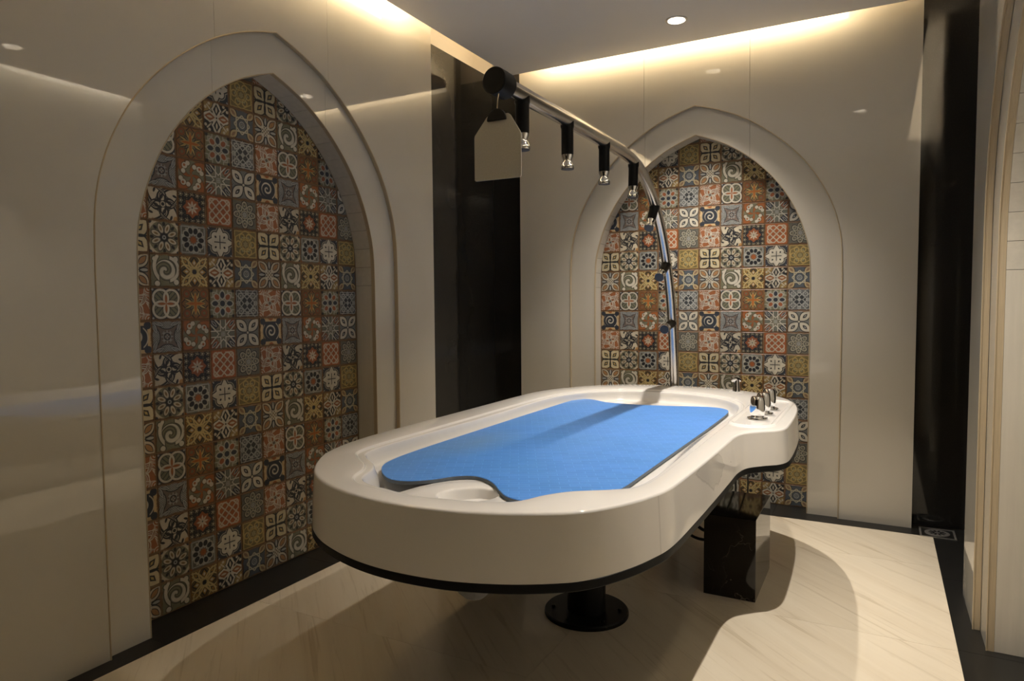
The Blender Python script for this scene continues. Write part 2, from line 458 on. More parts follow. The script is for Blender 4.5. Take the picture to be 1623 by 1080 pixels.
def tC4():
    t = Tile('tile_orange_star', (0.24, .11, .04))
    t.layer(t.mx - .78, (.17, .12, .06)); t.line(t.dg - .72, .03, K_)
    e = t.circ(t.ax, t.ay, .62, .62, .26); t.layer(e, RD); t.line(e, .03, (.12, .09, .04)); t.layer(t.circ(t.ax, t.ay, .62, .62, .10), (.16, .14, .08))
    pa, pb = t.pol(8, math.pi / 8); t.layer(t.leaf(pa, pb, .42, .44, .12), K_); t.layer(t.leaf(pa, pb, .42, .40, .06), GD)
    t.layer(t.leaf(t.dg, t.dp, .26, .34, .12), K_); t.layer(t.leaf(t.dg, t.dp, .24, .30, .07), (.16, .15, .10))
    t.layer(t.leaf(t.mx, t.mn, .28, .44, .13), GD); t.layer(t.leaf(t.mx, t.mn, .28, .38, .09), (.40, .13, .03)); t.layer(t.r - .14, (.42, .14, .03)); t.done()
def tD0():
    t = Tile('tile_lobed_cross', (0.30, .21, .08))
    t.layer(t.x * t.y * -1.0, K_)
    t.layer(mx_(t.dp - .05, abs(t.dg - .80) - .26), CR); t.layer(t.circ(t.mx, t.mn, .84, .56, .10), CR)
    h = t.ell(t.mx, t.mn, .52, .50, .30); h = mn_(t.dia(t.mx, t.mn, .52, .54, .40), h)
    t.layer(h - .05, K_); t.layer(h, WH); t.layer(t.dia(t.mx, t.mn, .52, .40, .25), K_)
    t.layer(t.leaf(t.ax, t.ay, .52, .36, .21), (.29, .11, .04)); t.layer(t.leaf(t.mx, t.mn, .52, .22, .075), CR); t.layer(t.r - .06, K_); t.done()
def tD1():
    t = Tile('tile_lobed_diamond', NV)
    t.layer(mx_(abs(wrap(t.dp, .10)) - .04, abs(t.dg - 1.26) - .10), LG); t.layer(t.dg * -1.0 + 1.30, (.30, .17, .07))
    d = mn_(t.dg - .56, t.circ(t.ax, t.ay, .38, .38, .27)); d = mn_(d, t.dia(t.mx, t.mn, .60, .48, .26))
    t.layer(d - .15, GR); t.layer(d - .115, (.46, .44, .36)); t.layer(d - .075, K_); t.layer(d, WH)
    t.layer(mx_(t.mn - .035, t.mx - .45), K_); t.layer(t.leaf(t.dg, t.dp, .48, .10, .07), K_); t.done()
def tD2():
    t = Tile('tile_orange_knot', (.35, .105, .035))
    q = mn_(abs(wrap(t.x + t.y, .29)), abs(wrap(t.x - t.y, .29))) * .7071
    lim = mx_(t.mx - .74, t.dg - .98)
    t.layer(mx_(q - .075, lim), (.17, .06, .03)); t.layer(mx_(q - .050, lim), (.52, .45, .36))
    e = t.circ(t.ax, t.ay, .60, .60, .19); t.layer(mx_(abs(e) - .055, -(t.dg - .78)), (.52, .45, .36))
    t.layer(mx_(abs(t.mx - .78) - .05, abs(t.mn - .29) - .16), (.52, .45, .36)); t.done()
def tD3():
    t = Tile('tile_eight_line_star', (.20, .20, .15))
    t.layer(t.mx * -1.0 + t.mn * .75 + .42, (.14, .15, .13))
    t.layer(mx_(t.dp - .42, .62 - t.dg), RD); t.layer(mx_(mx_(t.dp - .42, .62 - t.dg), t.x * t.y), NV)
    t.layer(t.leaf(t.dg, t.dp, .98, .30, .10), LG); t.layer(t.leaf(t.dg, t.dp, .98, .22, .05), K_)
    for wd, c in ((.075, K_), (.046, (.50, .49, .43))):
        t.line(t.mn - .20, wd, c); t.line(t.dp - .24, wd, c)
    t.layer(t.mx - .15, LG); t.layer(mx_(t.mx - .13, .03 - mn_(abs(wrap(t.x, .065)), abs(wrap(t.y, .065)))), GG); t.done()
def tD4():
    t = Tile('tile_hex_flower', GG); LN = (.42, .42, .38)
    t.layer(mx_(.74 - t.ax, .74 - t.ay), K_)
    hx = mn_(t.ell(t.mx, t.mn, .57, .27, .20), t.dia(t.mx, t.mn, .57, .34, .20)); hd = t.ell(t.dg, t.dp, .60, .25, .20)
    t.layer(hd, (.30, .10, .04)); t.line(hd, .035, LN); t.layer(hx, NV); t.line(hx, .035, LN)
    t.layer(t.r - .19, NV); t.line(t.r - .24, .03, LN)
    t.layer(mx_(abs(t.mn - .42) - .030, .74 - t.mx), LN); t.layer(mx_(abs(t.mx - .74) - .028, .40 - t.mn), LN); t.done()
def tE0():
    t = Tile('tile_grey_star', GB)
    t.layer(t.leaf(t.dg, t.dp, 1.0, .46, .30), K_); t.layer(t.leaf(t.dg, t.dp, 1.0, .40, .23), (.45, .37, .22)); t.layer(t.leaf(t.dg, t.dp, 1.0, .24, .10), (.25, .16, .10))
    d1, d2 = t.mx - .46, t.dg - .46
    for wd, c in ((.085, K_), (.050, (.46, .44, .35))):
        t.layer(mx_(abs(d1) - wd, t.r - .66), c); t.layer(mx_(abs(d2) - wd, t.r - .66), c)
    t.line(t.r - .20, .035, LG); t.layer(t.r - .10, LG); t.layer(t.r - .05, K_); t.done()
def tE1():
    t = Tile('tile_yellow_lattice', (.175, .14, .06))
    pa, pb = t.pol(6); t.line(t.circ(pa, pb, .58, .0, .20), .045, GD); t.layer(t.circ(pa, pb, .58, .0, .09), (.16, .15, .10))
    t.line(pa - .30, .030, GD); t.line(pa - .82, .032, GD)
    pa, pb = t.pol(6, math.pi / 6); t.line(pa - .46, .030, (.40, .37, .20)); t.line(t.mx - .88, .028, GD)
    t.layer(t.dia(pa, pb, .10, .16, .10), (.30, .27, .15)); t.done()
def tE2():
    t = Tile('tile_grey_rosette', (.135, .135, .118))
    pa, pb = t.pol(8); d = t.ell(pa, pb, .62, .29, .22)
    t.layer(d - .055, K_); t.layer(d, (.43, .42, .34)); t.layer(d + .065, (.10, .105, .10)); t.layer(t.ell(pa, pb, .66, .12, .09), (.38, .36, .27)); t.layer(t.ell(pa, pb, .70, .06, .05), K_)
    t.line(t.r - .27, .035, (.38, .36, .28)); t.layer(t.ell(pa, pb, .12, .10, .04), LG); t.done()
def tE3():
    t = Tile('tile_white_four_petal', GR)
    t.layer(mn_(abs(wrap(t.x + t.y, .09)), abs(wrap(t.x - t.y, .09))) - .035, (.20, .21, .21))
    t.layer(t.leaf(t.dg, t.dp, .70, .66, .42), K_); t.layer(t.leaf(t.dg, t.dp, .70, .59, .35), WH)
    t.layer(t.leaf(t.dg, t.dp, .72, .27, .13), K_); t.layer(t.leaf(t.dg, t.dp, .74, .12, .05), LG); t.layer(t.r - .14, K_); t.layer(t.r - .09, WH); t.done()
def tE4():
    t = Tile('tile_grey_lattice', (.040, .046, .054))
    t.line(t.dg - .50, .040, LG); t.line(t.dp - .20, .038, LG); t.line(t.mx - .86, .030, LG); t.line(t.mx - .70, .026, LG)
    t.line(t.circ(t.ax, t.ay, .52, .52, .17), .040, LG); t.layer(t.circ(t.ax, t.ay, .52, .52, .07), LG)
    t.line(t.circ(t.mx, t.mn, .72, .0, .13), .035, LG); t.layer(t.dia(t.mx, t.mn, .06, .17, .12), LG); t.layer(mx_(t.mn - .03, abs(t.mx - .85) - .16), LG); t.done()
for fn in (tA0, tA1, tA2, tA3, tB0, tB1, tB2, tB3, tB4, tC0, tC1, tC2, tC3, tC4, tD0, tD1, tD2, tD3, tD4, tE0, tE1, tE2, tE3, tE4): fn()
tA2('tile_orange_floral_b', 1.4)
GRID = [['tile_eight_petal', 'tile_cream_spiral', 'tile_gold_interlace', 'tile_lobed_cross', 'tile_grey_star'],
        ['tile_four_petal_star', 'tile_round_flower', 'tile_ten_point_star', 'tile_lobed_diamond', 'tile_yellow_lattice'],
        ['tile_orange_floral', 'tile_black_arabesque', 'tile_flower_border', 'tile_orange_knot', 'tile_grey_rosette'],
        ['tile_dark_spiral', 'tile_grey_leaf', 'tile_orange_swirl', 'tile_eight_line_star', 'tile_white_four_petal'],
        ['tile_orange_floral_b', 'tile_four_rings', 'tile_orange_star', 'tile_hex_flower', 'tile_grey_lattice']]

# ------------------------------------------------------------------ mesh helpers (all in tile units)
def tag(o, label=None, cat=None, group=None, kind=None):
    if label: o['label'] = label
    if cat: o['category'] = cat
    if group: o['group'] = group
    if kind: o['kind'] = kind
    return o

def empty(name, loc):
    o = bpy.data.objects.new(name, None); COL.objects.link(o)
    o.location = Vector(loc) * S; o.empty_display_size = 0.05
    o['_loc'] = list(loc)
    return o

def base_of(o):
    p = Vector((0, 0, 0))
    while o is not None:
        if '_loc' in o: p = p + Vector(o['_loc'])
        o = o.parent
    return p

class G:
    """collects vertices and faces, in tile units"""
    def __init__(s): s.v, s.f, s.mi = [], [], []
    def add(s, verts, faces, mi=0):
        b = len(s.v); s.v += [tuple(v) for v in verts]
        s.f += [tuple(i + b for i in f) for f in faces]
        s.mi += ([mi] * len(faces)) if isinstance(mi, int) else list(mi)
        return s
    def box(s, a, b, mi=0):
        x0, y0, z0 = a; x1, y1, z1 = b
        v = [(x0, y0, z0), (x1, y0, z0), (x1, y1, z0), (x0, y1, z0), (x0, y0, z1), (x1, y0, z1), (x1, y1, z1), (x0, y1, z1)]
        return s.add(v, [(0, 3, 2, 1), (4, 5, 6, 7), (0, 1, 5, 4), (1, 2, 6, 5), (2, 3, 7, 6), (3, 0, 4, 7)], mi)
    def lathe(s, prof, org=(0, 0, 0), axis=(0, 0, 1), n=32, mi=0, cap=(True, True)):
        ax = Vector(axis).normalized()
        e1 = ax.orthogonal().normalized(); e2 = ax.cross(e1); org = Vector(org)
        vs, fs = [], []
        for r, h in prof:
            for i in range(n):
                a = 2 * math.pi * i / n
                vs.append(org + ax * h + (e1 * math.cos(a) + e2 * math.sin(a)) * r)
        for k in range(len(prof) - 1):
            for i in range(n):
                j = (i + 1) % n
                fs.append((k * n + i, k * n + j, (k + 1) * n + j, (k + 1) * n + i))
        if cap[0]: fs.append(tuple(reversed(range(n))))
        if cap[1]: fs.append(tuple(range((len(prof) - 1) * n, len(prof) * n)))
        return s.add(vs, fs, mi)
    def tube(s, path, r, n=16, mi=0):
        P = [Vector(p) for p in path]; vs, fs = [], []
        t0 = (P[1] - P[0]).normalized(); e1 = t0.orthogonal().normalized()
        for k, p in enumerate(P):
            t = (P[min(k + 1, len(P) - 1)] - P[max(k - 1, 0)]).normalized()
            e1 = (e1 - t * e1.dot(t)).normalized(); e2 = t.cross(e1)
            rr = r[k] if isinstance(r, (list, tuple)) else r
            for i in range(n):
                a = 2 * math.pi * i / n
                vs.append(p + (e1 * math.cos(a) + e2 * math.sin(a)) * rr)
        for k in range(len(P) - 1):
            for i in range(n):
                j = (i + 1) % n
                fs.append((k * n + i, k * n + j, (k + 1) * n + j, (k + 1) * n + i))
        fs.append(tuple(reversed(range(n)))); fs.append(tuple(range((len(P) - 1) * n, len(P) * n)))
        return s.add(vs, fs, mi)
    def prism(s, poly, fr, h0, h1, side_mi=None, mi=0):
        """poly of (a, b); fr maps (a, b, h) to a point"""
        n = len(poly)
        vs = [fr(a, b, h0) for a, b in poly] + [fr(a, b, h1) for a, b in poly]
        fs = [tuple(reversed(range(n))), tuple(range(n, 2 * n))]
        m = [mi, mi]
        for i in range(n):
            j = (i + 1) % n
            fs.append((i, j, n + j, n + i)); m.append(side_mi[i] if side_mi else mi)
        return s.add(vs, fs, m)
    def obj(s, name, mats, parent=None, smooth=False, bevel=0.0, angle=35, seg=2, origin=None):
        if isinstance(mats, str): mats = [mats]
        org = base_of(parent) if parent is not None else Vector((0, 0, 0))
        own = Vector(origin) - org if origin is not None else Vector((0, 0, 0))
        me = bpy.data.meshes.new(name)
        off = org + own
        me.from_pydata([((v[0] - off.x) * S, (v[1] - off.y) * S, (v[2] - off.z) * S) for v in s.v], [], s.f)
        for m in mats: me.materials.append(MATS[m])
        me.polygons.foreach_set('material_index', s.mi)
        bm = bmesh.new(); bm.from_mesh(me)
        bmesh.ops.recalc_face_normals(bm, faces=bm.faces); bm.to_mesh(me); bm.free()
        if smooth:
            me.polygons.foreach_set('use_smooth', [True] * len(me.polygons))
            me.set_sharp_from_angle(angle=math.radians(angle))
        o = bpy.data.objects.new(name, me); COL.objects.link(o)
        if parent is not None: o.parent = parent
        o.location = own * S
        if origin is not None: o['_loc'] = list(own)
        if bevel > 0:
            b = o.modifiers.new('bevel', 'BEVEL'); b.width = bevel * S; b.segments = seg; b.limit_method = 'ANGLE'; b.angle_limit = math.radians(40)
            b.harden_normals = False
        return o

def copy_part(o, parent, loc):
    c = o.copy(); COL.objects.link(c); c.parent = parent
    c.location = Vector(loc) * S
    return c

def catmull(pts, per=8, closed=False):
    P = [np.array(p, float) for p in pts]; n = len(P); out = []
    rng = range(n) if closed else range(n - 1)
    for i in rng:
        if closed: a, b, c, d = P[(i - 1) % n], P[i], P[(i + 1) % n], P[(i + 2) % n]
        else: a, b, c, d = P[max(i - 1, 0)], P[i], P[i + 1], P[min(i + 2, n - 1)]
        for k in range(per):
            t = k / per
            out.append(tuple(0.5 * ((2 * b) + (c - a) * t + (2 * a - 5 * b + 4 * c - d) * t * t + (3 * b - a - 3 * c + d) * t ** 3)))
    if not closed: out.append(tuple(P[-1]))
    return out

# ------------------------------------------------------------------ setting
H = 21.1                       # underside of the dropped ceiling
HT = 23.4                      # height of the cove
XR = 22.75                     # plane of the right recess
YF = -39.0                     # wall behind the camera
XL_LAMP = [(11.4, -4.6), (17.7, -16.5)]

# half profile of the pointed arches (distance from the axis, height)
IN_PTS = [(5.02, 10.2), (4.97, 11.48), (4.78, 12.38), (4.42, 13.37), (3.9, 14.31), (3.22, 15.17), (2.45, 15.90), (1.55, 16.53), (0.75, 16.92), (0, 17.20)]
OUT_PTS = [(6.28, 10.3), (6.22, 12.0), (5.96, 13.24), (5.46, 14.4), (4.75, 15.48), (3.72, 16.55), (2.42, 17.52), (1.2, 18.12), (0, 18.50)]
def half(pts):
    return [(pts[0][0], 0.0)] + catmull(pts, 4)
HALF_IN, HALF_OUT = half(IN_PTS), half(OUT_PTS)
def cut(prof, lo, hi):
    """part of a half profile with lo <= d <= hi, going up"""
    out = []
    for (d0, z0), (d1, z1) in zip(prof[:-1], prof[1:]):
        for d in (hi, lo):
            if d1 < d < d0:
                t = (d0 - d) / (d0 - d1); out.append((d, z0 + (z1 - z0) * t, 'x'))
        out.append((d1, z1))
    pts = [(prof[0][0], prof[0][1])] + [(p[0], p[1]) for p in out]
    return [p for p in pts if lo - 1e-6 <= p[0] <= hi + 1e-6]
def offset_prof(prof, k):
    """grow a half profile outwards"""
    out = []
    for i, (d, z) in enumerate(prof):
        a = np.array(prof[max(i - 1, 0)]); b = np.array(prof[min(i + 1, len(prof) - 1)])
        t = b - a; t = t / (np.linalg.norm(t) + 1e-9)
        nrm = np.array([t[1], -t[0]])
        out.append((d + nrm[0] * k, z + nrm[1] * k))
    out[0] = (prof[0][0] + k, 0.0)
    out[-1] = (0.0, prof[-1][1] + k * 1.15)
    return out

JOINT = 2.42                    # panel joints either side of the arch axis
GAP = 0.005
def arch_wall(wall, fr, dmin, dmax, h_ring, h_panel, back_face=False):
    T = 0.17
    # wall slabs: one each side of the arch, one above it
    for sg, lim in ((-1, dmin), (1, dmax)):
        prof = cut(HALF_OUT, JOINT + GAP, 99)
        edge = [(sg * d, z) for d, z in prof]
        lims = [lim]
        if abs(lim) > 12: lims = [sg * 9.6, lim]
        poly = edge + [(sg * (JOINT + GAP), HT), (lims[0], HT), (lims[0], 0.0)]
        sm = [1] * (len(edge) - 1) + [0, 0, 0, 0]
        G().prism(poly, fr, h_panel - T, h_panel, sm).obj('stone_panel', ['cream_polished_stone', 'cut_stone_edge'], wall)
        a = lims[0]
        while len(lims) > 1 and abs(a) < abs(lim) - 0.01:
            b = a + sg * min(6.5, abs(lim) - abs(a))
            G().prism([(a + sg * GAP, 0), (b - sg * GAP, 0), (b - sg * GAP, HT), (a + sg * GAP, HT)], fr, h_panel - T, h_panel).obj('stone_panel', ['cream_polished_stone'], wall)
            a = b
        prof_i = cut(HALF_IN, JOINT + GAP, 99); prof_o = cut(offset_prof(HALF_OUT, 0.12), JOINT + GAP, 99)
        poly = [(sg * d, z) for d, z in prof_i] + [(sg * d, z) for d, z in reversed(prof_o)]
        sm = [1] * (len(prof_i) - 1) + [0] * (len(prof_o) + 1)
        G().prism(poly, fr, h_ring - T, h_ring, sm).obj('arch_ring', ['cream_polished_stone', 'cut_stone_edge'], wall)
    prof = cut(HALF_OUT, 0, JOINT - GAP)
    prof = [(JOINT - GAP, np.interp(JOINT - GAP, [p[0] for p in reversed(HALF_OUT[1:])], [p[1] for p in reversed(HALF_OUT[1:])]))] + prof if abs(prof[0][0] - (JOINT - GAP)) > 1e-4 else prof
    edge = [(-d, z) for d, z in prof] + [(d, z) for d, z in reversed(prof[:-1])]
    poly = edge + [(JOINT - GAP, HT), (-(JOINT - GAP), HT)]
    G().prism(poly, fr, h_panel - T, h_panel, [1] * (len(edge) - 1) + [0] * 3).obj('stone_panel', ['cream_polished_stone', 'cut_stone_edge'], wall)
    prof = cut(HALF_IN, 0, JOINT - GAP); po = cut(offset_prof(HALF_OUT, 0.12), 0, JOINT - GAP)
    e_in = [(-d, z) for d, z in prof] + [(d, z) for d, z in reversed(prof[:-1])]
    e_out = [(-d, z) for d, z in po] + [(d, z) for d, z in reversed(po[:-1])]
    G().prism(e_in + list(reversed(e_out)), fr, h_ring - T, h_ring, [1] * (len(e_in) - 1) + [0] * (len(e_out) + 1)).obj('arch_ring', ['cream_polished_stone', 'cut_stone_edge'], wall)
    # sealant beads along both arch edges
    for prof, h, r in ((HALF_OUT, h_panel, .026), (HALF_IN, h_ring, .020)):
        path = [fr(-d, z, h) for d, z in prof] + [fr(d, z, h) for d, z in reversed(prof[:-1])]
        G().tube(path, r, 6).obj('edge_bead', 'cut_stone_edge', wall, smooth=True)
    # reveal: tall jamb slabs, then short ones following the curve
    dense = half(IN_PTS); outer = offset_prof(dense, 0.14)
    seg = [0.0]
    for a, b in zip(dense[:-1], dense[1:]): seg.append(seg[-1] + math.hypot(b[0] - a[0], b[1] - a[1]))
    cuts = [0.0, 10.2]
    while cuts[-1] + 0.74 < seg[-1]: cuts.append(cuts[-1] + 0.74)
    cuts[-1] = seg[-1]
    def at(pr, s):
        return (np.interp(s, seg, [p[0] for p in pr]), np.interp(s, seg, [p[1] for p in pr]))
    for sg in (-1, 1):
        for a, b in zip(cuts[:-1], cuts[1:]):
            g = 0.006
            ss = [a + g] + [q for q in seg if a + g < q < b - g] + [b - g]
            pi_ = [at(dense, q) for q in ss]; po_ = [at(outer, q) for q in ss]
            poly = [(sg * d, z) for d, z in pi_] + [(sg * d, z) for d, z in reversed(po_)]
            G().prism(poly, fr, 0.02, h_ring - T - 0.005).obj('reveal_slab', 'reveal_stone', wall)

def clip_arch(poly, prof_full):
    """clip a convex polygon by the convex arch outline"""
    out = poly
    n = len(prof_full)
    for i in range(n):
        a, b = prof_full[i], prof_full[(i + 1) % n]
        ex, ey = b[0] - a[0], b[1] - a[1]
        if abs(ex) + abs(ey) < 1e-9: continue
        side = lambda p: ex * (p[1] - a[1]) - ey * (p[0] - a[0])
        res = []
        for k in range(len(out)):
            p, q = out[k], out[(k + 1) % len(out)]
            sp_, sq_ = side(p), side(q)
            if sp_ >= -1e-9: res.append(p)
            if (sp_ > 1e-9 and sq_ < -1e-9) or (sp_ < -1e-9 and sq_ > 1e-9):
                t = sp_ / (sp_ - sq_); res.append((p[0] + (q[0] - p[0]) * t, p[1] + (q[1] - p[1]) * t))
        out = res
        if len(out) < 3: return []
    return out

TILE_ME = {}
def tile_mesh(mat, poly):
    """tile in local metres: chamfered slab, poly in tile units around its centre"""
    n = len(poly); ch = 0.022; th = 0.07
    cx = sum(p[0] for p in poly) / n; cy = sum(p[1] for p in poly) / n
    def inset(p):
        dx, dy = cx - p[0], cy - p[1]; L = math.hypot(dx, dy) + 1e-9
        k = min(ch * 1.3, L * .5)
        return (p[0] + dx / L * k, p[1] + dy / L * k)
    vs = [(p[0] * S, p[1] * S, 0) for p in poly] + [(p[0] * S, p[1] * S, (th - ch * .6) * S) for p in poly] + [(*(c * S for c in inset(p)), th * S) for p in poly]
    fs = [tuple(range(2 * n, 3 * n))]
    for i in range(n):
        j = (i + 1) % n
        fs += [(i, j, n + j, n + i), (n + i, n + j, 2 * n + j, 2 * n + i)]
    me = bpy.data.meshes.new('tile'); me.from_pydata(vs, [], fs); me.materials.append(MATS[mat])
    return me

def tiles(wall, center, u0, X, Y, Z, org):
    full = [(d, z) for d, z in HALF_IN] + [(-d, z) for d, z in reversed(HALF_IN[:-1])]
    rot = Matrix((X, Y, Z)).transposed().to_4x4()
    hs = 0.492
    cells = {}
    for r in range(18):
        for c in range(10):
            cu, cz = u0 + c + .5 - center, r + .5
            j = random.uniform(-.006, .006)
            sqp = [(cu - hs + j, cz - hs), (cu + hs + j, cz - hs), (cu + hs + j, cz + hs), (cu - hs + j, cz + hs)]
            p = clip_arch(sqp, full)
            if len(p) < 3: continue
            area = abs(sum(p[i][0] * p[(i + 1) % len(p)][1] - p[(i + 1) % len(p)][0] * p[i][1] for i in range(len(p)))) / 2
            if area < 0.03: continue
            mat = GRID[r % 5][c % 5]
            if area > 0.95:
                me = TILE_ME.get(mat)
                if me is None:
                    me = TILE_ME[mat] = tile_mesh(mat, [(-hs, -hs), (hs, -hs), (hs, hs), (-hs, hs)])
                off = j
            else:
                me = tile_mesh(mat, [(a - cu, b - cz) for a, b in p]); off = 0
            o = bpy.data.objects.new('tile', me); COL.objects.link(o); o.parent = wall
            M = rot.copy()
            M.translation = (Vector(org) + X * (cu + off) + Y * cz + Z * random.uniform(-.008, .010)) * S
            o.matrix_local = M

# --- left wall
fr_left = lambda d, z, h: (h, -16.59 + d, z)
wl = G().box((-0.4, YF, -0.02), (-0.005, 0.3, HT)).obj('wall_left', 'grout'); tag(wl, kind='structure')
arch_wall(wl, fr_left, YF + 16.59, -7.65 + 16.59, 1.0, 1.18)
tiles(wl, -16.59, -21.594, Vector((0, 1, 0)), Vector((0, 0, 1)), Vector((1, 0, 0)), (-0.06, -16.59, 0))
G().box((0.0, -7.64, 0.0), (0.15, -4.01, 21.7)).obj('granite_panel', 'black_granite', wl)
G().box((0.0, -3.995, 0.0), (0.15, -0.35, 21.7)).obj('granite_panel', 'black_granite', wl)
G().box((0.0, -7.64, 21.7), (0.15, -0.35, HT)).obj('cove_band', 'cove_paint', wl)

# --- back wall
fr_back = lambda d, z, h: (11.33 + d, -h, z)
wb = G().box((-0.4, 0.005, -0.02), (XR + 0.4, 0.4, HT)).obj('wall_back', 'grout'); tag(wb, kind='structure')
arch_wall(wb, fr_back, 2.18 - 11.33, 20.36 - 11.33, 0.88, 1.06)
tiles(wb, 11.33, 6.326, Vector((1, 0, 0)), Vector((0, 0, 1)), Vector((0, -1, 0)), (11.33, 0.06, 0))
G().box((0.16, -0.35, 0.0), (2.2, 0.0, 21.7)).obj('granite_panel', 'black_granite', wb)
G().box((20.34, -0.35, 0.0), (XR - 0.16, 0.0, HT)).obj('granite_panel', 'black_granite', wb)
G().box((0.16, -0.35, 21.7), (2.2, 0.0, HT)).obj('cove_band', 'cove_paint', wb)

# --- right wall, an arched recess like the others
fr_right = lambda d, z, h: (XR - h, -16.6 + d, z)
wr = G().box((XR + 0.005, YF, -0.02), (XR + 0.4, 0.4, HT)).obj('wall_right', 'cream_polished_stone'); tag(wr, kind='structure')
arch_wall(wr, fr_right, YF + 16.6, -7.6 + 16.6, 1.0, 1.18)
G().box((XR - 0.15, -7.59, 0.0), (XR, -0.35, HT)).obj('granite_panel', 'black_granite', wr)

# --- wall behind the camera
wf = G().box((-0.4, YF - 0.4, -0.02), (XR + 0.4, YF, HT)).obj('wall_front', 'black_granite'); tag(wf, kind='structure')

# --- floor: dark granite border round veined cream slabs
fl = G().box((-0.4, YF - 0.4, -0.5), (XR + 0.4, 0.4, -0.05)).obj('floor', 'grout'); tag(fl, kind='structure')
ys = [-1.92] + [-11.97 + 6.51 * k for k in (1, 0, -1, -2, -3)] + [YF]
for xa, xb in ((1.76, 11.4), (11.4, 21.08)):
    for ya, yb in zip(ys[:-1], ys[1:]):
        G().box((xa + GAP * .6, yb + GAP * .8, -0.05), (xb - GAP * .6, ya - GAP * .8, 0.0)).obj('floor_slab', 'cream_veined_marble', fl, origin=((xa + xb) / 2, (ya + yb) / 2, 0))
for xa, xb, cuts_ in ((0.0, 1.75, [-1.92, -8.4, -15.0, -21.64, -28.2, YF]), (21.09, XR, [-1.92, -6.5, -11.9, -18.5, -25, YF])):
    for ya, yb in zip(cuts_[:-1], cuts_[1:]):
        G().box((xa, yb + GAP, -0.05), (xb, ya - GAP, -0.002)).obj('border_slab', 'dark_floor_granite', fl)
for xa, xb in ((0.0, 7.5), (7.5, 15.0), (15.0, XR)):
    G().box((xa + GAP, -1.91, -0.05), (xb - GAP, 0.0, -0.002)).obj('border_slab', 'dark_floor_granite', fl)

# --- dropped ceiling with round cut-outs, cove above
def ceiling_mesh():
    g = G(); x0, x1, y0, y1 = 2.13, 20.6, YF, -1.95
    R = 0.36; q = 0.6; ys_ = y1
    for cx, cy in sorted(XL_LAMP, key=lambda p: -p[1]):
        g.add([(x0, cy + q, H), (x1, cy + q, H), (x1, ys_, H), (x0, ys_, H)], [(0, 1, 2, 3)])
        g.add([(x0, cy - q, H), (cx - q, cy - q, H), (cx - q, cy + q, H), (x0, cy + q, H)], [(0, 1, 2, 3)])
        g.add([(cx + q, cy - q, H), (x1, cy - q, H), (x1, cy + q, H), (cx + q, cy + q, H)], [(0, 1, 2, 3)])
        n = 48; vs = []; fs = []
        for i in range(n):
            a = 2 * math.pi * i / n; c, s_ = math.cos(a), math.sin(a); k = q / max(abs(c), abs(s_))
            vs += [(cx + R * c, cy + R * s_, H), (cx + k * c, cy + k * s_, H), (cx + R * c, cy + R * s_, H + .35)]
        for i in range(n):
            j = (i + 1) % n
            fs += [(3 * i, 3 * i + 1, 3 * j + 1, 3 * j), (3 * i, 3 * j, 3 * j + 2, 3 * i + 2)]
        g.add(vs, fs); ys_ = cy - q
    g.add([(x0, y0, H), (x1, y0, H), (x1, ys_, H), (x0, ys_, H)], [(0, 1, 2, 3)])
    g.add([(x0, y0, H + .4), (x1, y0, H + .4), (x1, y1, H + .4), (x0, y1, H + .4)], [(0, 1, 2, 3)])
    for a, b in (((x0, y0), (x1, y0)), ((x1, y0), (x1, y1)), ((x1, y1), (x0, y1)), ((x0, y1), (x0, y0))):
        g.add([(*a, H), (*b, H), (*b, H + .4), (*a, H + .4)], [(0, 1, 2, 3)])
    return g
ce = ceiling_mesh().obj('ceiling', 'ceiling_paint'); tag(ce, kind='structure')
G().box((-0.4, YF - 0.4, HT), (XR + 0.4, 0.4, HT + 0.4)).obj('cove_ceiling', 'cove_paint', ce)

# --- LED strips on top of the dropped ceiling's edge, facing the walls
def led(a, b, key):
    G().box(a, b).obj('led_strip', 'led_' + key, ce)
led((2.38, YF + 0.5, H + .42), (2.42, -9.6, H + 1.25), 'left')
led((3.5, -2.24, H + .42), (17.6, -2.20, H + 1.25), 'back')
led((20.31, YF + 0.5, H + .42), (20.35, -8.2, H + 1.25), 'right')

# --- downlights
def downlight(x, y, label, power=1.0):
    t = empty('downlight', (x, y, H)); tag(t, label, 'downlight', 'recessed ceiling downlights')
    G().lathe([(0.355, .02), (0.36, -0.03), (0.43, -0.035), (0.46, -0.01), (0.46, 0.0)], (x, y, H), n=40, cap=(False, False)).obj('trim_ring', 'lamp_trim', t, smooth=True)
    G().lathe([(0.355, 0.0), (0.33, .10), (0.27, .22), (0.20, .30)], (x, y, H), n=40, cap=(False, True)).obj('reflector', 'lamp_reflector', t, smooth=True)
    b = G().lathe([(0.0, .16), (0.08, .17), (0.13, .21), (0.14, .29)], (x, y, H), n=24, cap=(False, True)).obj('bulb', 'lamp_glow', t, smooth=True)
    l = bpy.data.lights.new('downlight_lamp', 'SPOT'); l.energy = DOWNLIGHT_W * power; l.color = WARM
    l.spot_size = math.radians(88); l.spot_blend = 1.0; l.shadow_soft_size = 0.11 * S
    lo = bpy.data.objects.new('downlight_lamp', l); COL.objects.link(lo); lo.parent = t
    lo.location = (0, 0, 0.06 * S)
downlight(*XL_LAMP[0], 'recessed round downlight in the ceiling in front of the back arch', 0.9)
downlight(*XL_LAMP[1], 'recessed round downlight in the ceiling near the right wall')

